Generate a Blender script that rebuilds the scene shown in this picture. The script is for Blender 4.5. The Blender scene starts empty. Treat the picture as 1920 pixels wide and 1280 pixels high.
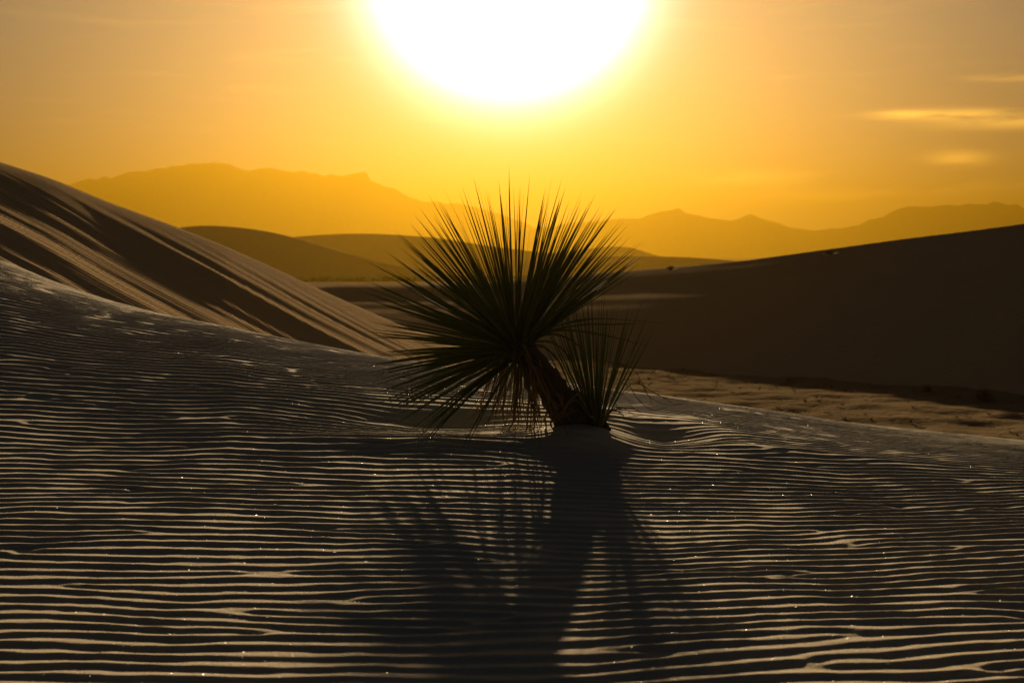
import bpy, math, random
import numpy as np
from mathutils import Vector

R = math.radians
random.seed(7)
rng = np.random.default_rng(11)
scene = bpy.context.scene
col = scene.collection

# ------------------------------------------------------------------ camera
F = 2667.0                       # focal length in pixels of the 1920-wide photograph (50 mm on 36 mm)
EYE = 0.82                       # camera height above the sand at its feet
PITCH = math.atan(170.0 / F)     # horizon lies 170 px above the middle of the picture


def ray(px, py):
    """world direction of a photo pixel, scaled to dy = 1 -> (u, 1, t)"""
    a, b = (px - 960.0) / F, (640.0 - py) / F
    dy = math.cos(PITCH) + b * math.sin(PITCH)
    dz = -math.sin(PITCH) + b * math.cos(PITCH)
    return a / dy, dz / dy


cam_data = bpy.data.cameras.new('camera')
cam = bpy.data.objects.new('camera', cam_data)
col.objects.link(cam)
cam.location = (0, 0, EYE)
cam.rotation_euler = (math.pi / 2 - PITCH, 0, 0)
cam_data.sensor_width = 36.0
cam_data.lens = F / 1920.0 * 36.0
cam_data.clip_start = 0.05
cam_data.clip_end = 30000
cam_data.dof.use_dof = True
cam_data.dof.focus_distance = 5.35
cam_data.dof.aperture_fstop = 6.3
scene.camera = cam

# ------------------------------------------------------------------ sun and sky
SU, ST = ray(953, -55)
SUN = Vector((SU, 1, ST)).normalized()
SUN_EL = math.asin(SUN.z)
SUN_AZ = math.atan2(SUN.x, SUN.y)

ld = bpy.data.lights.new('sun', 'SUN')
ld.energy = 5.0
ld.angle = R(0.65)
ld.color = (1.0, 0.74, 0.42)
sun = bpy.data.objects.new('sun', ld)
col.objects.link(sun)
sun.rotation_euler = SUN.to_track_quat('Z', 'Y').to_euler()

scene.view_settings.view_transform = 'Standard'
scene.view_settings.look = 'None'
scene.view_settings.gamma = 1.0
scene.view_settings.use_curve_mapping = False
scene.view_settings.exposure = 1.52

scene.render.engine = 'CYCLES'
scene.cycles.max_bounces = 5
scene.cycles.volume_bounces = 0
scene.cycles.use_denoising = True
scene.cycles.sample_clamp_indirect = 3.0
scene.cycles.caustics_reflective = False
scene.cycles.caustics_refractive = False


class NT:
    """small helper for building node trees"""
    def __init__(self, tree):
        self.t = tree
        tree.nodes.clear()

    def n(self, kind, **kw):
        nd = self.t.nodes.new(kind)
        for k, v in kw.items():
            if k.startswith('i_'):
                nd.inputs[k[2:].replace('_', ' ')].default_value = v
            else:
                setattr(nd, k, v)
        return nd

    def l(self, a, b):
        self.t.links.new(a, b)

    def math(self, op, a, b=None, c=None, clamp=False):
        nd = self.t.nodes.new('ShaderNodeMath')
        nd.operation = op
        nd.use_clamp = clamp
        for i, v in enumerate((a, b, c)):
            if v is None:
                continue
            if isinstance(v, (int, float)):
                nd.inputs[i].default_value = v
            else:
                self.l(v, nd.inputs[i])
        return nd.outputs[0]

    def scale(self, colour, fac):
        nd = self.t.nodes.new('ShaderNodeVectorMath')
        nd.operation = 'SCALE'
        if isinstance(colour, tuple):
            nd.inputs[0].default_value = colour
        else:
            self.l(colour, nd.inputs[0])
        self.l(fac, nd.inputs['Scale']) if not isinstance(fac, (int, float)) else setattr(nd.inputs['Scale'], 'default_value', fac)
        return nd.outputs[0]

    def vadd(self, a, b):
        nd = self.t.nodes.new('ShaderNodeVectorMath')
        nd.operation = 'ADD'
        self.l(a, nd.inputs[0])
        self.l(b, nd.inputs[1])
        return nd.outputs[0]

    def smooth(self, v, lo, hi):
        nd = self.t.nodes.new('ShaderNodeMapRange')
        nd.interpolation_type = 'SMOOTHSTEP'
        self.l(v, nd.inputs[0])
        nd.inputs[1].default_value = lo
        nd.inputs[2].default_value = hi
        return nd.outputs[0]


world = bpy.data.worlds.new('World')
scene.world = world
world.use_nodes = True
W = NT(world.node_tree)
sky = W.n('ShaderNodeTexSky', sky_type='NISHITA', sun_disc=False)
sky.sun_elevation = SUN_EL
sky.sun_rotation = SUN_AZ
sky.air_density = 1.0
sky.dust_density = 1.0
sky.ozone_density = 2.0
tc = W.n('ShaderNodeTexCoord')
dirv = tc.outputs['Generated']
dot = W.n('ShaderNodeVectorMath', operation='DOT_PRODUCT')
W.l(dirv, dot.inputs[0])
dot.inputs[1].default_value = SUN
theta = W.math('MULTIPLY', W.math('ARCCOSINE', W.math('MINIMUM', dot.outputs['Value'], 0.999999)), 180 / math.pi)
# the dust-laden air round the sun: a white core and a wide golden aureole, by angle from the sun only
t2 = W.math('MULTIPLY', theta, theta)
core = W.math('MULTIPLY', W.math('EXPONENT', W.math('MULTIPLY', t2, -1 / 9.6)), 11.0)
mid = W.math('MULTIPLY', W.math('EXPONENT', W.math('MULTIPLY', t2, -1 / 24.0)), 1.0)
wide = W.math('MULTIPLY', W.math('EXPONENT', W.math('MULTIPLY', theta, -1 / 14.0)), 1.0)
acc = W.scale((1.0, 0.97, 0.92), core)
acc = W.vadd(acc, W.scale((0.40, 0.20, 0.24), mid))
acc = W.vadd(acc, W.scale((0.0, 0.055, 0.06), wide))
SKY_STRENGTH = 0.0052
skyc = W.scale(sky.outputs[0], SKY_STRENGTH)
total = W.vadd(acc, skyc)
# thin streaks of cloud low in the sky, lit from behind
sep = W.n('ShaderNodeSeparateXYZ')
W.l(dirv, sep.inputs[0])
az = W.math('MULTIPLY', W.math('ARCTAN2', sep.outputs['X'], sep.outputs['Y']), 180 / math.pi)
el = W.math('MULTIPLY', W.math('ARCSINE', sep.outputs['Z']), 180 / math.pi)
comb = W.n('ShaderNodeCombineXYZ')
W.l(W.math('MULTIPLY', az, 0.16), comb.inputs[0])
W.l(W.math('MULTIPLY', el, 1.3), comb.inputs[1])
ns = W.n('ShaderNodeTexNoise', i_Scale=1.0, i_Detail=5.0, i_Roughness=0.55, i_Distortion=0.3)
W.l(comb.outputs[0], ns.inputs['Vector'])


def streak(a0, e0, wa, we):
    da = W.math('DIVIDE', W.math('SUBTRACT', az, a0), wa)
    de = W.math('DIVIDE', W.math('SUBTRACT', el, e0), we)
    return W.math('EXPONENT', W.math('MULTIPLY', W.math('ADD', W.math('MULTIPLY', da, da), W.math('MULTIPLY', de, de)), -1.0))


def px_dir(px, py):
    u, t = ray(px, py)
    return math.degrees(math.atan2(u, 1)), math.degrees(math.atan2(t, math.hypot(u, 1)))


cl = None
for (px, py, wpx, hpx, k) in ((1800, 215, 110, 9, .8), (1930, 228, 130, 12, .8), (1798, 298, 48, 13, .9), (1900, 145, 70, 6, .45),
                              (1690, 214, 50, 7, .6), (1420, 335, 130, 14, .45), (1560, 370, 170, 12, .5), (1850, 352, 150, 12, .45)):
    a0, e0 = px_dir(px, py)
    s = W.math('MULTIPLY', streak(a0, e0, math.degrees(wpx / F), math.degrees(hpx / F)), k)
    cl = s if cl is None else W.math('ADD', cl, s)
cl = W.math('MULTIPLY', cl, W.smooth(ns.outputs[0], 0.34, 0.56))
cl = W.math('ADD', cl, W.math('MULTIPLY', W.smooth(ns.outputs[0], 0.5, 0.8), 0.05))
cl = W.math('MULTIPLY', cl, W.math('EXPONENT', W.math('MULTIPLY', theta, -1 / 16.0)))
total = W.vadd(total, W.scale((2.5, 1.25, 0.10), cl))
bg = W.n('ShaderNodeBackground')
W.l(total, bg.inputs[0])
bg.inputs[1].default_value = 1.0
wo = W.n('ShaderNodeOutputWorld')
W.l(bg.outputs[0], wo.inputs[0])

# ------------------------------------------------------------------ helpers


def tag(o, label=None, cat=None, group=None, kind=None):
    if label: o['label'] = label
    if cat: o['category'] = cat
    if group: o['group'] = group
    if kind: o['kind'] = kind
    return o


def link_mesh(name, me, mat, parent=None, loc=(0, 0, 0), smooth=True):
    o = bpy.data.objects.new(name, me)
    col.objects.link(o)
    o.location = loc
    if mat is not None:
        me.materials.append(mat)
    if smooth:
        me.polygons.foreach_set('use_smooth', np.ones(len(me.polygons), dtype=bool))
    if parent is not None:
        o.parent = parent
    return o


def np_mesh(name, verts, quads):
    me = bpy.data.meshes.new(name)
    verts = np.asarray(verts, dtype=np.float32)
    quads = np.asarray(quads, dtype=np.int32)
    k = quads.shape[1]
    me.vertices.add(len(verts))
    me.vertices.foreach_set('co', verts.ravel())
    me.loops.add(quads.size)
    me.loops.foreach_set('vertex_index', quads.ravel())
    me.polygons.add(len(quads))
    me.polygons.foreach_set('loop_start', np.arange(0, quads.size, k, dtype=np.int32))
    me.update(calc_edges=True)
    me.validate()
    return me


def grid_quads(nr, nc, wrap=False):
    i = np.arange(nr - 1)[:, None]
    j = np.arange(nc if wrap else nc - 1)[None, :]
    j2 = (j + 1) % nc
    a = i * nc + j
    b = i * nc + j2
    return np.stack([a, b, b + nc, a + nc], axis=-1).reshape(-1, 4)


def grid_obj(name, P, mat, wrap=False, **kw):
    nr, nc, _ = P.shape
    return link_mesh(name, np_mesh(name, P.reshape(-1, 3), grid_quads(nr, nc, wrap)), mat, **kw)


class Field:
    """smooth random field on a torus, correlation lengths lx, ly, unit variance"""
    def __init__(self, size_x, size_y, lx, ly, seed):
        g = np.random.default_rng(seed)
        self.nx = int(min(1024, max(32, size_x / lx * 6)))
        self.ny = int(min(1024, max(32, size_y / ly * 6)))
        self.sx, self.sy = size_x, size_y
        a = np.fft.fft2(g.standard_normal((self.ny, self.nx)))
        kx = np.fft.fftfreq(self.nx, size_x / self.nx)[None, :]
        ky = np.fft.fftfreq(self.ny, size_y / self.ny)[:, None]
        a *= np.exp(-2 * (math.pi ** 2) * ((kx * lx) ** 2 + (ky * ly) ** 2) * 0.25)
        z = np.fft.ifft2(a).real
        self.z = (z - z.mean()) / z.std()

    def __call__(self, x, y):
        return bilinear(self.z, np.asarray(x) / self.sx * self.nx, np.asarray(y) / self.sy * self.ny)


def bilinear(z, fx, fy):
    ny, nx = z.shape
    x0 = np.floor(fx).astype(np.int64)
    y0 = np.floor(fy).astype(np.int64)
    a, b = fx - x0, fy - y0
    a = a * a * (3 - 2 * a) if not np.iscomplexobj(z) else a
    b = b * b * (3 - 2 * b) if not np.iscomplexobj(z) else b
    x1, y1 = (x0 + 1) % nx, (y0 + 1) % ny
    x0, y0 = x0 % nx, y0 % ny
    return (z[y0, x0] * (1 - a) + z[y0, x1] * a) * (1 - b) + (z[y1, x0] * (1 - a) + z[y1, x1] * a) * b


def sstep(x, a, b):
    t = np.clip((np.asarray(x, dtype=float) - a) / (b - a), 0, 1)
    return t * t * (3 - 2 * t)


def curve_px(pts):
    """pixel outline -> function u -> t (tangent of elevation), smooth between the points"""
    P = np.array([ray(*p) for p in pts])

    def f(u):
        return np.interp(u, P[:, 0], P[:, 1])

    def g(u):                       # a little smoothing so that the outline has no kinks
        w = 0.006
        return (f(u - 2 * w) + 2 * f(u - w) + 3 * f(u) + 2 * f(u + w) + f(u + 2 * w)) / 9
    g.sharp = f
    return g

# ------------------------------------------------------------------ materials


def principled(name, base, rough=0.9, spec=0.3):
    m = bpy.data.materials.new(name)
    m.use_nodes = True
    T = NT(m.node_tree)
    b = T.n('ShaderNodeBsdfPrincipled')
    b.inputs['Base Color'].default_value = (*base, 1)
    b.inputs['Roughness'].default_value = rough
    b.inputs['Specular IOR Level'].default_value = spec
    o = T.n('ShaderNodeOutputMaterial')
    T.l(b.outputs[0], o.inputs[0])
    return m, T, b


def sand_material(name, c1, c2, var_scale, grain_scale, grain_dist, rough=0.92, spec=0.06, ripple=None):
    m, T, b = principled(name, c1, rough, spec)
    geo = T.n('ShaderNodeNewGeometry')
    n1 = T.n('ShaderNodeTexNoise', i_Scale=var_scale, i_Detail=6.0, i_Roughness=0.6)
    T.l(geo.outputs['Position'], n1.inputs['Vector'])
    n2 = T.n('ShaderNodeTexNoise', i_Scale=grain_scale, i_Detail=2.0, i_Roughness=0.7)
    T.l(geo.outputs['Position'], n2.inputs['Vector'])
    mix = T.n('ShaderNodeMix', data_type='RGBA')
    T.l(T.math('ADD', T.math('MULTIPLY', n1.outputs[0], 0.6), T.math('MULTIPLY', n2.outputs[0], 0.4), clamp=True), mix.inputs['Factor'])
    mix.inputs['A'].default_value = (*c1, 1)
    mix.inputs['B'].default_value = (*c2, 1)
    T.l(mix.outputs['Result'], b.inputs['Base Color'])
    bp = T.n('ShaderNodeBump', i_Strength=1.0, i_Distance=grain_dist)
    T.l(n2.outputs[0], bp.inputs['Height'])
    nrm = bp
    if ripple:
        scale, dist, rot = ripple
        mp = T.n('ShaderNodeMapping')
        mp.inputs['Rotation'].default_value = (0, 0, rot)
        T.l(geo.outputs['Position'], mp.inputs['Vector'])
        wv = T.n('ShaderNodeTexWave', wave_type='BANDS', bands_direction='Y', i_Scale=scale, i_Distortion=3.0, i_Detail=2.0, i_Detail_Scale=0.4)
        T.l(mp.outputs[0], wv.inputs['Vector'])
        b2 = T.n('ShaderNodeBump', i_Strength=1.0, i_Distance=dist)
        T.l(wv.outputs['Fac'], b2.inputs['Height'])
        T.l(bp.outputs[0], b2.inputs['Normal'])
        nrm = b2
    T.l(nrm.outputs[0], b.inputs['Normal'])
    return m


M_sand = sand_material('white_sand', (0.55, 0.455, 0.325), (0.40, 0.33, 0.235), 3.0, 330.0, 0.0040, spec=0.02)
M_dune = sand_material('dune_sand', (0.36, 0.27, 0.17), (0.30, 0.22, 0.135), 0.25, 9.0, 0.012, spec=0.0, ripple=(2.6, 0.010, 0.3))  # same pale sand, warmed: the gold of the dusty haze is in its colour
M_brown = sand_material('lit_dune_sand', (0.44, 0.315, 0.18), (0.35, 0.245, 0.14), 0.25, 9.0, 0.012, spec=0.0, ripple=(2.6, 0.012, 0.3))  # copy of the dune sand toned for the sunlit dune, haze gold painted in
M_far = sand_material('far_sand', (0.34, 0.28, 0.20), (0.25, 0.20, 0.14), 0.02, 0.4, 0.05, spec=0.0)
M_flat = sand_material('gypsum_flat', (0.30, 0.215, 0.125), (0.07, 0.050, 0.030), 1.1, 7.0, 0.03, spec=0.0)
M_rock = sand_material('mountain_rock', (0.16, 0.13, 0.11), (0.10, 0.085, 0.07), 0.004, 0.05, 1.0)

# ------------------------------------------------------------------ foreground dune with wind ripples
crest_px = curve_px([(-900, 300), (-400, 400), (-150, 455), (0, 486), (100, 528), (200, 562), (300, 588), (430, 614), (560, 641), (700, 667), (900, 698),
                     (1100, 724), (1250, 744), (1400, 764), (1600, 794), (1800, 814), (1920, 826), (2200, 850), (2800, 900)])
LAM = 0.069


def crest_r(u):
    return np.interp(u, [-0.8, -0.36, -0.2, 0.0, 0.15, 0.36, 0.8], [13.0, 10.4, 8.4, 7.15, 7.1, 7.6, 9.0])


PLANT_U = ray(1085, 812)[0]
PLANT_Y = 5.25
PLANT_X = PLANT_U * PLANT_Y
lump = Field(40, 40, 1.3, 0.9, 21)


def dune_base(x, y):
    """height of the foreground dune (ripples not counted); y is the distance ahead of the camera"""
    x = np.asarray(x, dtype=float)
    y = np.asarray(y, dtype=float)
    r = np.maximum(y, 0.3)
    u = np.clip(x / r, -0.8, 0.8)
    t = crest_px(u)
    rc = crest_r(u)
    zc = t * rc
    r1 = 3.3
    z1, m1 = -0.805, 0.038
    s = np.clip((r - r1) / (rc - r1), 0, 1)
    L = rc - r1
    m2 = t * 0.9 + 0.0
    h00, h10 = 2 * s ** 3 - 3 * s ** 2 + 1, s ** 3 - 2 * s ** 2 + s
    h01, h11 = -2 * s ** 3 + 3 * s ** 2, s ** 3 - s ** 2
    z = h00 * z1 + h10 * L * m1 + h01 * zc + h11 * L * m2
    near = z1 + m1 * (r - r1)
    z = np.where(r < r1, near, z)
    d = np.maximum(r - rc, 0)
    z = z + np.where(r > rc, m2 * d - 0.075 * d ** 2 / (1 + 0.09 * d), 0)
    z = z + EYE
    # small swells
    z = z + 0.010 * lump(x, y) * sstep(r, 2.2, 4.0) * (1 - sstep(r, rc - 1.6, rc - 0.3))
    # sand heaped round the yucca's foot, scoured hollows beside and behind it
    px, py = x - PLANT_X, y - PLANT_Y
    z = z + 0.058 * np.exp(-(((px - 0.01) / 0.15) ** 2 + ((py + 0.11) / 0.17) ** 2))
    z = z - 0.050 * np.exp(-(((px - 0.33) / 0.17) ** 2 + ((py - 0.18) / 0.22) ** 2))
    z = z - 0.040 * np.exp(-(((px + 0.50) / 0.34) ** 2 + ((py - 0.24) / 0.20) ** 2))
    z = z + 0.020 * np.exp(-(((px + 0.60) / 0.50) ** 2 + ((py + 0.16) / 0.13) ** 2))
    z = z + 0.014 * np.exp(-(((px - 0.75) / 0.40) ** 2 + ((py + 0.03) / 0.10) ** 2))
    return z


# complex band-passed noise: its phase gives ripples that wander, split and join
DX, DY = 0.024, 0.0085
NX, NY = 720, 1944
g = np.random.default_rng(5)
a = np.fft.fft2(g.standard_normal((NY, NX)) + 1j * g.standard_normal((NY, NX)))
kx = np.fft.fftfreq(NX, DX)[None, :]
ky = np.fft.fftfreq(NY, DY)[:, None]
K0 = 1 / LAM
a *= np.exp(-0.5 * ((kx / 2.4) ** 2 + ((ky - K0) / 2.0) ** 2))
RIP = np.fft.ifft2(a)
RIP /= np.abs(RIP).mean()
relax = np.exp(-0.5 * ((kx / 2.2) ** 2 + ((ky - K0) / 4.2) ** 2))
for _ in range(3):                                   # let neighbouring ripples settle to one height and spacing
    RIP = np.fft.ifft2(np.fft.fft2(RIP / (0.15 + np.abs(RIP))) * relax)
RIP /= np.abs(RIP).mean()
warp = Field(40, 40, 2.2, 2.2, 33)
warp2 = Field(24, 24, 0.42, 0.5, 34)
warp3 = Field(12, 12, 0.11, 0.10, 36)
grit = Field(10, 10, 0.035, 0.020, 37)
ampf = Field(40, 40, 1.1, 0.8, 35)


def ripple(x, y):
    # the ripples bend round the plant's heap and lean with the slope
    px, py = x - PLANT_X, y - PLANT_Y
    yy = y + 0.15 * warp(x, y) + 0.020 * warp2(x, y) + 0.0048 * warp3(x, y) + 0.10 * np.exp(-((px / 0.5) ** 2 + ((py - 0.15) / 0.4) ** 2)) - 0.055 * x * sstep(-y, -5.5, -2.5)
    yy = yy + 0.10 * x * sstep(y, 5.0, 7.0)
    z = bilinear(RIP, x / DX, yy / DY)
    ph = np.angle(z)
    am = np.clip(np.abs(z) * 2.3, 0, 1)
    ph = ph + 0.55 * np.sin(ph + 0.4)                # gentle windward side, steeper lee side
    w = 0.5 + 0.5 * np.sin(ph)
    w = 0.45 * w + 0.55 * w * w
    am = am * np.clip(0.92 + 0.14 * ampf(x, y), 0.6, 1.25)
    am = am * (1 - 0.93 * np.exp(-(((px) / 0.20) ** 2 + ((py + 0.04) / 0.22) ** 2)))
    yq = y - 3.6 * np.clip(-x / np.maximum(y, 1) - 0.03, 0, 0.33) / 0.33
    am = am * np.interp(yq, [3.0, 4.4, 5.6, 6.8], [1.0, 0.88, 0.64, 0.50])      # lower ripples up towards the crest
    return (am * w - 0.35 * np.interp(yq, [4.4, 6.8], [1, 0.5])) * (1 + 0.16 * warp3(x + 3, y)) + 0.050 * grit(x, y)


cols_in = np.linspace(-0.46, 0.46, 520)
cols_out = np.concatenate([np.linspace(0.475, 1.0, 30), np.tan(np.linspace(R(46), R(88), 24))])
U = np.concatenate([-cols_out[::-1], cols_in, cols_out])
rows = np.concatenate([np.linspace(0.35, 1.9, 30)[:-1], np.linspace(1.9, 2.3, 24)[:-1], np.linspace(2.3, 8.0, 1120)[:-1], np.linspace(8.0, 11.5, 420)[:-1], np.linspace(11.5, 21, 50)])
YY = np.repeat(rows[:, None], len(U), 1)
XX = U[None, :] * YY
far_x = np.abs(XX) > 60
XX = np.clip(XX, -60, 60)
RIPH = 0.0101
mask = sstep(-np.abs(U), -0.95, -0.60)[None, :] * sstep(YY, 1.6, 2.2) * sstep(-YY, -13, -11)
ZZ = dune_base(XX, YY) + RIPH * mask * ripple(XX, YY)
fg = grid_obj('foreground_dune', np.stack([XX, YY, ZZ], -1), M_sand)
tag(fg, 'rippled pale sand dune in the foreground under the yucca', kind='structure')
# the same dune goes on behind the camera
xb = np.linspace(-60, 60, 60)
yb = np.concatenate([np.linspace(-40, 0.3, 24), [0.352]])
XB, YB = np.meshgrid(xb, yb)
ZB = dune_base(XB, np.full_like(YB, 0.35)) - 0.002
bk = grid_obj('dune_behind', np.stack([XB, YB, ZB], -1), M_sand)
tag(bk, 'pale sand rising gently behind the viewpoint', kind='structure')

# ------------------------------------------------------------------ desert floor out to the mountains
FLOOR = -2.5
floor_a = Field(90, 90, 1.3, 0.7, 51)
floor_b = Field(90, 90, 0.42, 0.26, 52)
floor_c = Field(400, 400, 7.0, 4.0, 53)


def floor_z(x, y):
    r = np.hypot(x, y)
    far = np.interp(r, [0, 60, 450, 5000], [FLOOR, FLOOR, -8.2, -10.5])
    near = (1 - sstep(r, 45, 90))
    h = 0.014 * floor_a(x, y) + 0.015 * floor_b(x, y) + 0.025 * floor_c(x, y)
    return EYE + far + near * h + (1 - near) * 0.25 * floor_c(x / 14, y / 14)


fu = np.concatenate([np.linspace(-1.2, -0.15, 60)[:-1], np.linspace(-0.15, 0.48, 300), np.linspace(0.48, 1.2, 40)[1:]])
fr = np.concatenate([np.linspace(13, 40, 240)[:-1], np.geomspace(40, 5000, 90)])
FY = np.repeat(fr[:, None], len(fu), 1)
FX = FY * fu[None, :]
fl = grid_obj('desert_floor', np.stack([FX, FY, floor_z(FX, FY)], -1), M_flat)
tag(fl, 'flat rough brown desert floor between the dunes', kind='structure')
# the plain all round, well below
pr = np.geomspace(30, 5000, 24)
pa = np.linspace(0, 2 * math.pi, 73)[:-1]
PX, PY = pr[:, None] * np.cos(pa)[None, :], pr[:, None] * np.sin(pa)[None, :]
PZ = np.interp(pr, [30, 60, 450, 5000], [FLOOR - 1.5, FLOOR - 1.5, -10.0, -12.5])[:, None] + 0 * PX + EYE
pl = grid_obj('plain', np.stack([PX, PY, PZ], -1), M_flat, wrap=True)
tag(pl, 'sandy plain reaching to the horizon', kind='structure')

# ------------------------------------------------------------------ large dunes


def polar_dune(name, label, crest, r_base, r_crest, r_back, u0, u1, ncol, nrow, base_z, mat, relief=None, pw=1.0, round_=0.12, end_u=None):
    """dune whose crest follows an outline; front slope from r_base(u) to r_crest(u), back slope beyond"""
    uu = np.linspace(u0, u1, ncol)
    rb, rc, rk = r_base(uu), r_crest(uu), r_back(uu)
    zc = crest(uu) * rc
    zb = base_z(uu, rb)
    s = np.concatenate([np.linspace(-0.12, 0.92, int(nrow * 0.7))[:-1], np.linspace(0.92, 1.03, int(nrow * 0.2))[:-1], np.linspace(1.03, 1.9, int(nrow * 0.1))])[:, None]
    rr = np.where(s <= 1, rb + (rc - rb) * s, rc + (rk - rc) * (s - 1))
    # front profile then rounded brow then back
    p = np.where(s <= 1, s, 1 - (s - 1) * 1.1)
    soft = np.sqrt((1 - p) ** 2 + round_ ** 2) - round_
    p2 = 1 - soft / (np.sqrt(1 + round_ ** 2) - round_)
    z = zb + (zc - zb) * np.sign(p2) * np.abs(p2) ** pw
    if relief is not None:
        z = z + relief(uu[None, :] + 0 * s, s + 0 * uu[None, :])
    X = uu[None, :] * rr
    Z = z + EYE
    o = grid_obj(name, np.stack([X, rr, Z], -1), mat)
    tag(o, label, kind='structure')
    return o


# left dune, its long side swept by the wind into flutes
left_crest = curve_px([(-1200, 60), (-600, 160), (-300, 215), (-120, 268), (0, 304), (100, 336), (200, 378), (300, 414), (400, 452), (500, 496), (600, 543), (700, 588), (800, 632),
                       (900, 676), (1000, 710), (1200, 760)])
fl_long = Field(8, 8, 1.1, 0.055, 71)
fl_fine = Field(8, 8, 0.7, 0.022, 72)
fl_big = Field(8, 8, 1.4, 0.16, 73)


def flutes(u, s):
    q = s + 1.6 * (u + 0.25)
    win = sstep(s, 0.10, 0.35) * sstep(-s, -0.96, -0.78)
    e = 0.034 * fl_long(u * 2.2, q) + 0.024 * fl_fine(u * 2.2, q) + 0.025 * fl_big(u * 2, q)

    def groove(q0, w, d, ua, ub):
        k = (q - q0) / w
        return -d * np.exp(-k * k) * sstep(u, ua, ua + 0.05) * (1 - sstep(u, ub - 0.05, ub)) + 0.6 * d * np.exp(-((k - 1.6) / 0.9) ** 2) * sstep(u, ua, ua + 0.05) * (1 - sstep(u, ub - 0.05, ub))
    g_ = groove(0.80, 0.045, 0.13, -0.31, -0.04) + groove(0.93, 0.028, 0.09, -0.28, -0.02) + groove(0.68, 0.05, 0.10, -0.30, -0.08) + groove(1.03, 0.025, 0.06, -0.22, 0.0) + groove(0.56, 0.04, 0.05, -0.30, -0.1)
    return (e * 0.75 + 0.27 * g_) * win


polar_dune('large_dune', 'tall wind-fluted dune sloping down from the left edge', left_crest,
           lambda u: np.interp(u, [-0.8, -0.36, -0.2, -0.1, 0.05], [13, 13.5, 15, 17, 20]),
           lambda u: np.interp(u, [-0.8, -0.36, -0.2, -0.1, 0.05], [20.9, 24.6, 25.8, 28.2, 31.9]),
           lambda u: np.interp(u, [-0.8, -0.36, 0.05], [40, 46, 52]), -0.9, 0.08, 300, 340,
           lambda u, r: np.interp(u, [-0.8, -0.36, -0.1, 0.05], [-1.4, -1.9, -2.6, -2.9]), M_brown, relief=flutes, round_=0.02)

# right dune with its shaded slip face
right_crest = curve_px([(500, 545), (640, 533), (740, 535), (850, 532), (1000, 523), (1150, 511), (1280, 501), (1400, 489), (1500, 475), (1600, 461), (1700, 447), (1800, 435), (1920, 419), (2200, 375), (2800, 300)])
rd_a = Field(8, 8, 0.5, 0.08, 81)


def right_relief(u, s):
    return 0.012 * rd_a(u * 2, s) * sstep(s, 0.2, 0.6)


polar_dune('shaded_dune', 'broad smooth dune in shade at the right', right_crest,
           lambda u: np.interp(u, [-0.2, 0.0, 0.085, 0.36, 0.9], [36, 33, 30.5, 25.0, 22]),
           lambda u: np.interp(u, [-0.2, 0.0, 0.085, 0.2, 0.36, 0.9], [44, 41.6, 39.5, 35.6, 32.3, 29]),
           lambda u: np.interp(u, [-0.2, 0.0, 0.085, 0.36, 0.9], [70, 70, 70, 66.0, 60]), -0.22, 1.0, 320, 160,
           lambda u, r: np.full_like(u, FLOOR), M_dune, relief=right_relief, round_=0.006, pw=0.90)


def far_dune(label, pts, dist, depth, base, u0, u1, ncol=200, round_=0.07, nrow=60):
    rel = Field(8, 8, 0.25, 0.3, int(dist) + ncol)
    cr = curve_px(pts)
    rc = lambda u: 0 * u + dist + 0.05 * depth * np.sin(u * 40)
    run = lambda u: np.maximum(cr(u) * dist - base, 1.5) / 0.33          # slip face of even steepness
    return polar_dune('far_dune', label, cr, lambda u: rc(u) - run(u), rc, lambda u: rc(u) + run(u) * 2.5,
                      u0, u1, ncol, nrow, lambda u, r: 0 * u + base, M_far, relief=lambda u, s: 0.0012 * dist * rel(u * 6, s) * sstep(-s, -0.9, -0.5), round_=round_)


far_dune('hazy dune with a rounded top behind the fluted dune', [(-200, 500), (200, 455), (330, 427), (380, 422), (440, 425), (500, 433), (560, 447), (620, 466), (680, 483), (740, 497), (830, 512), (950, 522)],
         330, 48, -7.4, -0.45, 0.0)
far_dune('long low hazy dune behind the yucca crown', [(200, 470), (400, 462), (560, 443), (640, 438), (700, 438), (760, 441), (830, 447), (920, 462), (1020, 474), (1130, 484), (1250, 500)],
         520, 62, -8.6, -0.3, 0.11)
far_dune('low hazy dune right of the yucca crown', [(900, 500), (1000, 488), (1100, 481), (1200, 480), (1290, 482), (1370, 488), (1500, 500), (1800, 515), (2200, 520)],
         420, 50, -8.0, -0.03, 0.45)
far_dune('pale distant dune top right of the yucca crown', [(900, 490), (1000, 478), (1080, 469), (1130, 463), (1175, 461), (1205, 469), (1225, 480), (1300, 488), (1500, 500)],
         800, 70, -9.2, -0.03, 0.2)

# ------------------------------------------------------------------ mountains


def mountain(label, pts, dist, u0, u1, seed):
    c = curve_px(pts)
    uu = np.linspace(u0, u1, 520)
    s = np.linspace(-1, 1, 56)[:, None]
    n1 = Field(20, 20, 0.35, 2.0, seed)
    n2 = Field(20, 20, 0.11, 1.2, seed + 1)
    n3 = Field(20, 20, 0.04, 0.3, seed + 2)
    zc = (c.sharp(uu) + 0.0) * dist
    base = -11.0
    q = 1 - np.abs(s)
    rid = np.abs(n1(uu[None, :] * 10, s)) * 0.5 + np.abs(n2(uu[None, :] * 10, s)) * 0.3 + np.abs(n3(uu[None, :] * 10, s)) * 0.12
    prof = q ** 1.15 * (1 - 0.42 * rid * (4 * q * (1 - q)) ** 0.7)
    r = dist * (1 + s * 0.085)
    Z = base + (zc - base) * prof * np.where(s < 0, 1, 1) + 0 * s
    X = uu[None, :] * r
    o = grid_obj('mountain_range', np.stack([X, r + 0 * X, Z + EYE], -1), M_rock)
    tag(o, label, kind='structure')
    return o


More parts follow.
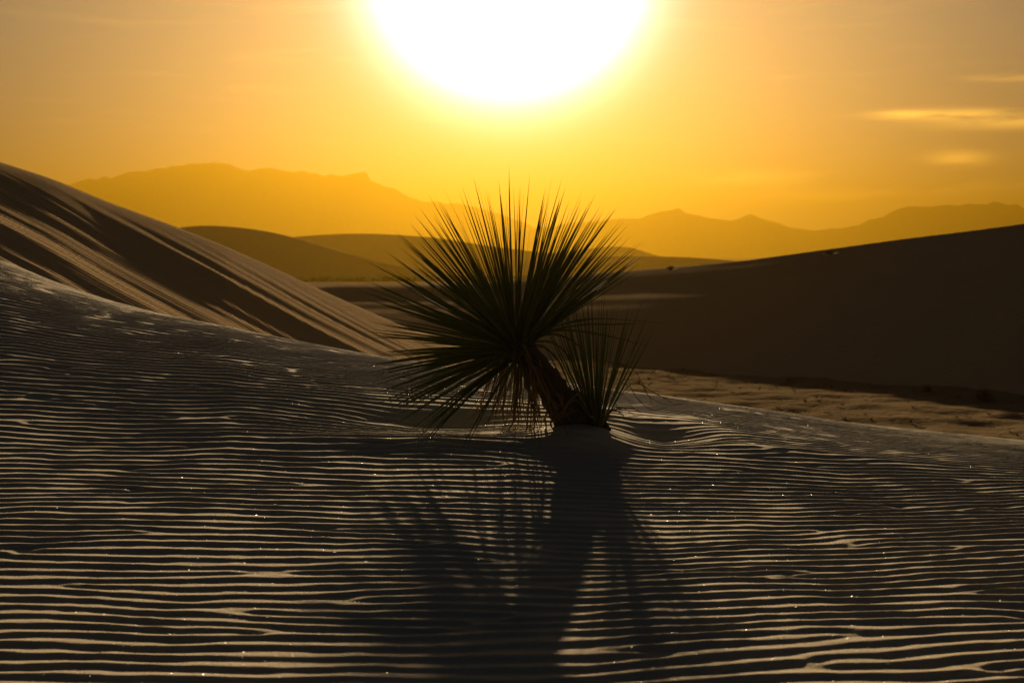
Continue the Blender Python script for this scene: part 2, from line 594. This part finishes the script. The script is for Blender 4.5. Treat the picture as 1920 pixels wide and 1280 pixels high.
mountain('hazy flat-topped mountain range at the left horizon',
         [(-800, 400), (-400, 380), (-100, 352), (60, 345), (125, 338), (150, 330), (200, 325), (240, 318), (275, 312), (300, 303), (318, 301), (342, 304), (360, 299), (385, 298), (420, 298), (440, 305), (480, 306),
          (520, 308), (550, 315), (568, 314), (590, 318), (605, 322), (620, 315), (650, 312), (670, 310), (686, 311), (694, 329), (720, 343), (760, 355), (800, 366), (840, 373), (870, 379), (940, 397), (1010, 425), (1100, 455), (1300, 476)],
         3000, -0.62, 0.14, 91)
mountain('hazy jagged mountain range at the right horizon',
         [(850, 470), (950, 440), (1010, 425), (1080, 415), (1120, 408), (1160, 400), (1205, 398), (1215, 393), (1240, 385), (1258, 384), (1272, 381), (1286, 392), (1310, 396), (1340, 404), (1370, 409), (1390, 405), (1408, 397),
          (1425, 402), (1450, 411), (1480, 422), (1525, 428), (1560, 423), (1610, 418), (1630, 405), (1648, 402), (1656, 403), (1680, 390), (1700, 383), (1720, 382), (1760, 380), (1850, 377), (1864, 368), (1880, 368), (1890, 371),
          (1907, 369), (1920, 380), (1980, 395), (2100, 405), (2300, 390), (2600, 420), (3000, 450)],
         2600, -0.05, 0.72, 97)

# ------------------------------------------------------------------ haze
hz = bpy.data.meshes.new('haze')
x0, x1, y0, y1, z0, z1 = -5600, 5600, -5300, 5600, -16, 202
hz.from_pydata([(x, y, z) for z in (z0, z1) for y in (y0, y1) for x in (x0, x1)], [],
               [(0, 2, 3, 1), (4, 5, 7, 6), (0, 1, 5, 4), (2, 6, 7, 3), (0, 4, 6, 2), (1, 3, 7, 5)])
hm = bpy.data.materials.new('dusty_air')
hm.use_nodes = True
T = NT(hm.node_tree)
pv = T.n('ShaderNodeVolumePrincipled')
pv.inputs['Color'].default_value = (0.093, 0.0545, 0.0033, 1)
pv.inputs['Density'].default_value = 5.8e-4
pv.inputs['Density Attribute'].default_value = ''
pv.inputs['Anisotropy'].default_value = 0.77
ho = T.n('ShaderNodeOutputMaterial')
T.l(pv.outputs[0], ho.inputs['Volume'])
hzo = link_mesh('haze', hz, hm, smooth=False)
tag(hzo, 'golden dusty air filling the desert', kind='stuff')

# ------------------------------------------------------------------ yucca
SC = PLANT_Y / F                 # metres per photo pixel at the plant


def at(px, py, dy=0.0):
    u, t = ray(px, py)
    y = PLANT_Y + dy
    return Vector((u * y, y, t * y + EYE))


def ground(x, y):
    return float(dune_base(np.array([x]), np.array([y]))[0])


def leaf_material(name, base, trans, rough):
    m, T, b = principled(name, base, rough, 0.12)
    geo = T.n('ShaderNodeNewGeometry')
    oi = T.n('ShaderNodeObjectInfo')
    nz = T.n('ShaderNodeTexNoise', i_Scale=30.0, i_Detail=3.0)
    T.l(geo.outputs['Position'], nz.inputs['Vector'])
    mix = T.n('ShaderNodeMix', data_type='RGBA')
    T.l(T.math('ADD', T.math('MULTIPLY', nz.outputs[0], 0.5), T.math('MULTIPLY', oi.outputs['Random'], 0.5)), mix.inputs['Factor'])
    mix.inputs['A'].default_value = (*[c * 0.7 for c in base], 1)
    mix.inputs['B'].default_value = (*[c * 1.35 for c in base], 1)
    T.l(mix.outputs['Result'], b.inputs['Base Color'])
    tr = T.n('ShaderNodeBsdfTranslucent')
    tr.inputs[0].default_value = (*[min(1, c * 1.6) for c in base], 1)
    ms = T.n('ShaderNodeMixShader')
    ms.inputs[0].default_value = trans
    T.l(b.outputs[0], ms.inputs[1])
    T.l(tr.outputs[0], ms.inputs[2])
    out = [n for n in T.t.nodes if n.type == 'OUTPUT_MATERIAL'][0]
    T.l(ms.outputs[0], out.inputs[0])
    return m


M_leaf = leaf_material('yucca_leaf', (0.070, 0.085, 0.030), 0.09, 0.75)
M_dead = leaf_material('dry_leaf', (0.16, 0.115, 0.06), 0.08, 0.6)
M_bark = sand_material('yucca_bark', (0.085, 0.060, 0.040), (0.035, 0.026, 0.018), 14.0, 90.0, 0.006, rough=0.9, spec=0.2)
M_twig = sand_material('dry_twig', (0.14, 0.10, 0.065), (0.08, 0.06, 0.04), 20.0, 200.0, 0.001)


def blade(name, pts, width, mat, parent, thick=0.30, twist=None, n=8, base_w=0.75, into=None):
    """a stiff pointed leaf along the polyline pts (world), V-shaped cross-section with thickness"""
    P = [Vector(p) for p in pts]
    ctrl = np.array(P)
    ts = np.linspace(0, 1, len(P))
    s = np.linspace(0, 1, n) ** 1.1
    C = np.stack([np.interp(s, ts, ctrl[:, k]) for k in range(3)], 1) if len(P) == n else smooth_poly(ctrl, s)
    tw = random.uniform(0, math.tau) if twist is None else twist
    verts, faces = [], []
    org = Vector(C[0])
    for i in range(n):
        tan = Vector(C[min(i + 1, n - 1)] - C[max(i - 1, 0)]).normalized()
        ref = Vector((math.cos(tw), math.sin(tw), 0.2))
        side = tan.cross(ref)
        if side.length < 1e-3:
            side = tan.cross(Vector((0, 0, 1)))
        side.normalize()
        nor = side.cross(tan)
        f = s[i]
        w = width * 0.5 * np.interp(f, [0, 0.08, 0.35, 0.65, 0.88, 1.0], [base_w, 0.95, 1.0, 0.80, 0.36, 0.03])
        c = Vector(C[i]) - org
        verts += [c - side * w, c + nor * w * thick * 0.2, c + side * w, c - nor * w * thick]
    for i in range(n - 1):
        for k in range(4):
            a, b = i * 4 + k, i * 4 + (k + 1) % 4
            faces.append((a, b, b + 4, a + 4))
    faces += [(0, 3, 2, 1), tuple((n - 1) * 4 + k for k in range(4))]
    if into is not None:                             # past the first 300, the rest of the crown is one mesh
        k0 = len(into[0])
        into[0].extend([v + org - parent.location for v in verts])
        into[1].extend([tuple(k0 + i for i in f) for f in faces])
        return None
    me = bpy.data.meshes.new(name)
    me.from_pydata(verts, [], faces)
    o = bpy.data.objects.new(name, me)
    me.materials.append(mat)
    col.objects.link(o)
    o.parent = parent
    o.location = org - parent.location
    return o


def smooth_poly(C, s):
    """Catmull-Rom through the control points, sampled at s in 0..1"""
    m = len(C) - 1
    E = np.vstack([2 * C[0] - C[1], C, 2 * C[-1] - C[-2]])
    out = []
    for q in s:
        f = min(q * m, m - 1e-6)
        i = int(f)
        t = f - i
        p0, p1, p2, p3 = E[i], E[i + 1], E[i + 2], E[i + 3]
        out.append(0.5 * (2 * p1 + (p2 - p0) * t + (2 * p0 - 5 * p1 + 4 * p2 - p3) * t * t + (3 * p1 - p0 - 3 * p2 + p3) * t ** 3))
    return np.array(out)


def stem(name, pts, radii, mat, parent, nseg=40, nside=18, rough=0.0, freq=14.0, seed=1, cap=True):
    """tapered limb along a smooth path with a ragged surface of old leaf bases"""
    C = smooth_poly(np.array([tuple(p) for p in pts]), np.linspace(0, 1, nseg))
    rad = np.interp(np.linspace(0, 1, nseg), np.linspace(0, 1, len(radii)), radii)
    g_ = Field(8, 8, 0.5, 0.05, seed)
    V = []
    org = Vector(C[0]) if parent is None else Vector(parent.location)
    for i in range(nseg):
        tan = Vector(C[min(i + 1, nseg - 1)] - C[max(i - 1, 0)]).normalized()
        sx = tan.cross(Vector((0, 1, 0.1))).normalized()
        sy = tan.cross(sx)
        for k in range(nside):
            an = math.tau * k / nside
            d = 1 + rough * (0.55 * float(g_(math.cos(an) + 2, i / nseg * 1.2 + 0.3 * math.sin(an))) + 0.45 * math.sin(i * freq * 0.1 + 3 * math.sin(an * 2)) * 0.6 + random.uniform(-0.4, 0.4))
            V.append(Vector(C[i]) + (sx * math.cos(an) + sy * math.sin(an)) * rad[i] * d - org)
    q = grid_quads(nseg, nside, True).tolist()
    if cap:
        q.append(list(range(nside))[::-1])
        q.append([(nseg - 1) * nside + k for k in range(nside)])
    me = bpy.data.meshes.new(name)
    me.from_pydata(V, [], q)
    return link_mesh(name, me, mat, parent, smooth=rough == 0.0)


base = Vector((PLANT_X, PLANT_Y, ground(PLANT_X, PLANT_Y)))
yucca = bpy.data.objects.new('yucca', None)
col.objects.link(yucca)
yucca.location = base
tag(yucca, 'large leaning soaptree yucca with a round crown of spiky leaves', 'yucca')
trunk = stem('trunk', [at(1098, 850), at(1080, 800), at(1050, 752), at(1020, 706), at(992, 670), at(970, 640), at(962, 622)],
             [38 * SC, 36 * SC, 29 * SC, 25 * SC, 23 * SC, 24 * SC, 14 * SC], M_bark, yucca, nseg=56, nside=22, rough=0.16, seed=3)
stump = stem('stump', [at(1108, 850, .03), at(1104, 800, .03), at(1088, 765, .03), at(1066, 742, .03), at(1056, 733, .03)],
             [34 * SC, 32 * SC, 26 * SC, 15 * SC, 8 * SC], M_bark, yucca, nseg=36, nside=18, rough=0.2, seed=4)

crown = at(964, 640)
AX = Vector((math.cos(R(114)), -0.10, math.sin(R(114)))).normalized()
ex = AX.cross(Vector((0, 1, 0))).normalized()
ey = AX.cross(ex)
NL = 345
rest = ([], [])
order = list(range(NL))
random.shuffle(order)
for cnt, i in enumerate(order):
    f = (i + 0.5) / NL
    th = math.acos(1 - f * (1 - math.cos(R(99)))) * random.uniform(0.93, 1.07)
    ph = i * 2.39996 + random.uniform(-0.25, 0.25)
    d = (AX * math.cos(th) + (ex * math.cos(ph) + ey * math.sin(ph)) * math.sin(th)).normalized()
    d.y *= 0.72
    d.normalize()
    down = max(0.0, 0.35 - d.z)
    # the side above the trunk on the right is bare below the horizontal
    if d.x > 0.2 and d.z < 0.55 * d.x + 0.12:
        d = Vector((random.uniform(0.1, 0.8), d.y * 0.8, 1.0 * random.uniform(0.6, 1.0))).normalized()
    L = random.uniform(0.535, 0.63) * (1 - 0.14 * max(0, -d.z)) * (0.93 + 0.09 * max(0, d.z))
    if random.random() < 0.08:
        L *= random.uniform(0.75, 0.9)
    st = crown + AX * random.uniform(-0.03, 0.035) * (1 - th / 2) - AX * 0.05 * (th / 1.7) + d * 0.02
    droop = random.uniform(-0.01, 0.035) + 0.13 * down * random.uniform(0.5, 1.3)
    side = Vector((random.gauss(0, 0.012), random.gauss(0, 0.012), 0))
    pts = []
    for s in (0, 0.25, 0.5, 0.75, 1.0):
        pts.append(st + d * L * s + (Vector((0, 0, -droop)) + side) * L * s * s)
    blade('leaf', pts, random.uniform(0.0068, 0.0098), M_leaf, yucca, base_w=0.9, into=None if cnt < 294 else rest)

me = bpy.data.meshes.new('leaf_mass')
me.from_pydata(rest[0], [], rest[1])
tag(link_mesh('leaf_mass', me, M_leaf, yucca, smooth=False), kind='stuff')

# long leaves that arch away to the right and a few that hang over the trunk
for path, w, dy in (([(990, 634), (1035, 614), (1084, 601), (1130, 597), (1190, 601), (1262, 607)], 0.011, -0.03),
                    ([(990, 634), (1040, 617), (1100, 608), (1150, 608), (1212, 605)], 0.008, 0.06),
                    ([(992, 636), (1030, 622), (1070, 619), (1136, 629), (1214, 648)], 0.009, -0.08),
                    ([(994, 638), (1030, 626), (1060, 632), (1085, 648), (1106, 670)], 0.009, -0.02),
                    ([(992, 642), (1030, 640), (1060, 660), (1082, 700), (1090, 730)], 0.008, 0.05),
                    ([(990, 645), (1020, 650), (1050, 680), (1066, 720), (1080, 756)], 0.008, -0.06)):
    n_ = len(path)
    blade('leaf', [at(px, py, dy * k / (n_ - 1)) for k, (px, py) in enumerate(path)], w, M_leaf, yucca, n=10)

# dry leaves hanging round the trunk
for i in range(104):
    an = random.uniform(0, math.tau)
    f = random.random()
    spread = random.uniform(0.10, 0.75)
    left = random.random() < 0.62
    d = Vector((math.cos(an) * spread - (0.18 if left else -0.10), math.sin(an) * spread * 0.7, -random.uniform(0.5, 1.0))).normalized()
    if f < 0.75:
        st = at(964 + random.uniform(-14, 26), 652 + random.uniform(-8, 18)) + Vector((0, math.sin(an) * 0.03, 0))
    else:
        k = random.uniform(0.1, 0.6)
        st = at(978 + 60 * k, 670 + 75 * k) + Vector((0, math.sin(an) * 0.05, 0))
        d.x += 0.3
        d.normalize()
    L = random.uniform(0.16, 0.36)
    out = Vector((d.x, d.y, 0.25))
    pts = [st, st + out * L * 0.22 + Vector((0, 0, -0.05 * L)), st + d * L * 0.55 + out * 0.05 * L, st + d * L * 0.8, st + d * L + Vector((random.gauss(0, .04), random.gauss(0, .03), -0.03))]
    gz = [ground(p.x, p.y) + 0.004 for p in pts]
    pts = [Vector((p.x, p.y, max(p.z, z_))) for p, z_ in zip(pts, gz)]
    blade('dry_leaf', pts, random.uniform(0.004, 0.010), M_dead, yucca, n=8)

# ragged stubs of old leaves on the trunk
for i in range(60):
    k = random.uniform(0.0, 0.92)
    an = random.uniform(0, math.tau)
    ax_ = at(975 + 105 * k, 655 + 140 * k)
    o_ = Vector((math.cos(an), math.sin(an), 0))
    st = ax_ + o_ * 24 * SC
    L = random.uniform(0.03, 0.09)
    d = (o_ * 0.55 + Vector((0.25, 0, -0.8))).normalized()
    blade('leaf_stub', [st, st + o_ * L * 0.3 + d * L * 0.3, st + d * L * 0.7 + o_ * 0.1 * L, st + d * L], random.uniform(0.008, 0.014), M_dead, yucca, n=5)

# young plant at its foot
pup_base = at(1116, 815, -0.04)
pup_base.z = ground(pup_base.x, pup_base.y)
pup = bpy.data.objects.new('young_yucca', None)
col.objects.link(pup)
pup.location = pup_base
tag(pup, 'small upright tuft of yucca leaves at the right foot of the leaning trunk', 'yucca')
stem('stem', [pup_base + Vector((0, 0, -0.06)), pup_base + Vector((0, 0, 0.02)), pup_base + Vector((0.004, 0, 0.07))], [0.022, 0.022, 0.014], M_bark, pup, nseg=12, nside=12, rough=0.15, seed=9)
for i in range(84):
    f = (i + 0.5) / 84
    ph = i * 2.39996
    th = R(28) * math.sqrt(f) * random.uniform(0.85, 1.1)
    d = Vector((math.sin(th) * math.cos(ph) - 0.02, math.sin(th) * math.sin(ph), math.cos(th))).normalized()
    L = random.uniform(0.40, 0.53) * (1 - 0.10 * f)
    st = pup_base + Vector((math.cos(ph) * 0.030 * math.sqrt(f) + 0.003, math.sin(ph) * 0.03 * math.sqrt(f), random.uniform(-0.01, 0.05)))
    b = random.uniform(-0.01, 0.05)
    pts = [st + d * L * s + Vector((d.x, d.y, -0.15)) * b * L * s * s for s in (0, .25, .5, .75, 1)]
    blade('leaf', pts, random.uniform(0.0045, 0.0072), M_leaf, pup)
for i in range(22):
    an = random.uniform(0, math.tau)
    L = random.uniform(0.10, 0.28)
    d = Vector((math.cos(an), math.sin(an) * 0.7, 0))
    st = pup_base + d * 0.03 + Vector((0, 0, 0.03))
    pts = [st, st + d * L * 0.4 + Vector((0, 0, 0.10 * random.random())), st + d * L * 0.8 + Vector((0, 0, 0.02)), st + d * L]
    pts = [Vector((p.x, p.y, max(p.z, ground(p.x, p.y) + 0.004))) for p in pts]
    blade('dry_leaf', pts, random.uniform(0.003, 0.006), M_dead, pup, n=7)


# ------------------------------------------------------------------ small plants and twigs
def twig(name, label, paths, r0, cat='twig'):
    root = bpy.data.objects.new(name, None)
    col.objects.link(root)
    root.location = paths[0][0]
    tag(root, label, cat)
    for p in paths:
        stem('stalk', p, [r0, r0 * 0.8, r0 * 0.5], M_twig, root, nseg=12, nside=5)
    return root


def gpt(px, py, dy, lift=0.0):
    p = at(px, py, dy)
    z = ground(p.x, p.y)
    return Vector((p.x, p.y, max(z + 0.003, p.z) if lift >= 0 else z))


twig('dry_twig', 'tangle of thin dry twigs on the sand right of the young yucca',
     [[gpt(1128, 800, .05), gpt(1165, 705, .05), gpt(1185, 690, .05), gpt(1205, 720, .05), gpt(1226, 762, .05)],
      [gpt(1128, 800, .1), gpt(1160, 720, .1), gpt(1190, 714, .1), gpt(1225, 735, .1), gpt(1262, 755, .1)],
      [gpt(1130, 790, .15), gpt(1180, 722, .15), gpt(1210, 726, .15), gpt(1240, 744, .15), gpt(1290, 752, .15)],
      [gpt(1180, 722, .15), gpt(1196, 748, .15), gpt(1222, 768, .15), gpt(1250, 764, .15)],
      [gpt(1205, 720, .05), gpt(1215, 742, .05), gpt(1248, 758, .05), gpt(1280, 757, .05)]], 0.0016)


def shrub(label, x, y, z, w, h, n, group):
    root = bpy.data.objects.new('shrub', None)
    col.objects.link(root)
    root.location = (x, y, z)
    tag(root, label, 'shrub', group)
    V, Fc = [], []
    for i in range(n):
        an = random.uniform(0, math.tau)
        ti = random.uniform(0.1, 1.2)
        d = Vector((math.cos(an) * math.sin(ti) * w, math.sin(an) * math.sin(ti) * w, math.cos(ti) * h)) * random.uniform(0.5, 1.0)
        sd = Vector((-math.sin(an), math.cos(an), 0)) * w * 0.035
        k = len(V)
        q = d * random.uniform(0.0, 0.45)
        V += [q - sd, q + sd, d + sd * 0.4, d - sd * 0.4]
        Fc.append((k, k + 1, k + 2, k + 3))
    me = bpy.data.meshes.new('foliage')
    me.from_pydata(V, [], Fc)
    link_mesh('foliage', me, M_twig, root, smooth=False)
    for k in range(3):
        an = k * 2.1 + random.random()
        p0 = Vector((x, y, z - 0.1 * h))
        stem('stem', [p0, p0 + Vector((math.cos(an) * w * .2, math.sin(an) * w * .2, h * .45)), p0 + Vector((math.cos(an) * w * .5, math.sin(an) * w * .5, h * .85))], [w * .03, w * .022, w * .01], M_twig, root, nseg=6, nside=5)
    return root


def on_floor(px, py):
    """point of the desert floor seen at a pixel"""
    u, t = ray(px, py)
    y = 20.0
    for _ in range(40):
        z = float(floor_z(np.array(u * y), np.array(y)))
        y = (z - EYE) / t if t < 0 else y
    return u * y, y, float(floor_z(np.array(u * y), np.array(y)))


for px, py, w, h, lab in ((1846, 752, .34, .26, 'dark scrubby bush on the flat ground near the right edge'),
                          (1738, 733, .20, .14, 'tiny dark tuft on the flat at the foot of the shaded dune'),
                          (1480, 714, .15, .09, 'faint low tuft on the flat ground right of the twigs')):
    x, y, z = on_floor(px, py)
    shrub(lab, x, y, z - 0.02, w, h, 160, 'scrub on the desert floor')
for px, py, r_, w, h, lab in ((1556, 474, 34.3, .30, .13, 'small dark bush near the crest of the shaded dune'),
                              (1258, 503, 38.0, .26, .13, 'small bush on the low crest right of the yucca')):
    u, t = ray(px, py)
    shrub(lab, u * r_, r_, t * r_ + EYE - 0.05, w, h, 220, 'bushes on the dune crests')

# withered grass on the flat
V, Fc = [], []
for i in range(260):
    u = random.uniform(0.06, 0.46)
    r_ = random.uniform(17, 31)
    x = u * r_
    z = float(floor_z(np.array(x), np.array(r_)))
    w, h = random.uniform(0.05, 0.14), random.uniform(0.03, 0.10)
    for k in range(14):
        an = random.uniform(0, math.tau)
        d = Vector((math.cos(an) * w, math.sin(an) * w, h * random.uniform(.4, 1)))
        sd = Vector((-math.sin(an), math.cos(an), 0)) * 0.006
        q = len(V)
        V += [(x - sd.x, r_ - sd.y, z - .01), (x + sd.x, r_ + sd.y, z - .01), (x + d.x, r_ + d.y, z + d.z)]
        Fc.append((q, q + 1, q + 2))
me = bpy.data.meshes.new('dry_grass')
me.from_pydata(V, [], Fc)
o = link_mesh('dry_grass', me, M_twig, smooth=False)
tag(o, 'sparse withered grass tufts on the brown flat at the right', 'grass', kind='stuff')

# far-off scrub along the foot of the hazy dunes
V, Fc = [], []
for i in range(1500):
    u = random.uniform(-0.16, 0.2)
    r_ = random.uniform(200, 245)
    x = u * r_
    z = float(floor_z(np.array(x), np.array(r_)))
    w, h = random.uniform(0.5, 1.3), random.uniform(0.4, 1.0)
    for k in range(6):
        an = random.uniform(0, math.tau)
        d = Vector((math.cos(an) * w, math.sin(an) * w, h * random.uniform(.4, 1)))
        q = len(V)
        V += [(x, r_, z - .1), (x + d.x, r_ + d.y, z + d.z * .5), (x + d.x * .4, r_ + d.y * .4, z + d.z)]
        Fc.append((q, q + 1, q + 2))
me = bpy.data.meshes.new('far_scrub')
me.from_pydata(V, [], Fc)
o = link_mesh('far_scrub', me, M_leaf, smooth=False)
tag(o, 'low band of far scrub at the foot of the hazy dunes', 'scrub', kind='stuff')

# ------------------------------------------------------------------ glinting gypsum crystals on the sand
mc, T, b = principled('gypsum_crystal', (0.75, 0.72, 0.66), 0.34, 1.0)
H = (SUN + Vector((0, -1, 0.14)).normalized()).normalized()
NG = 55000
g = np.random.default_rng(77)
gy = 2.2 + 7.5 * g.random(NG * 3) ** 1.0
gu = g.uniform(-0.44, 0.44, NG * 3)
keep = gy < crest_r(gu) + 0.2
gy, gu = gy[keep][:NG], gu[keep][:NG]
gx = gu * gy
gm = dune_base(gx, gy) + RIPH * ripple(gx, gy)
V, Fc = [], []
for x, y, z in zip(gx, gy, gm):
    nrm = Vector((g.normal(0, .30), g.normal(0, .25), 1)).normalized()
    a1 = nrm.cross(Vector((1, 0, 0))).normalized()
    b1 = nrm.cross(a1)
    sz = 0.00055 * math.exp(g.normal(0, 0.40))
    k = len(V)
    c = Vector((x, y, z + 0.0012))
    V += [c + a1 * sz, c - a1 * sz * 0.6 + b1 * sz, c - a1 * sz * 0.6 - b1 * sz, c - nrm * sz * 1.4]
    Fc += [(k, k + 1, k + 2), (k + 1, k, k + 3), (k + 2, k + 1, k + 3), (k, k + 2, k + 3)]
me = bpy.data.meshes.new('sand_crystals')
me.from_pydata([tuple(v) for v in V], [], Fc)
o = link_mesh('sand_crystals', me, mc, smooth=False)
tag(o, 'tiny glinting gypsum crystals strewn over the rippled sand', 'sand', kind='stuff')
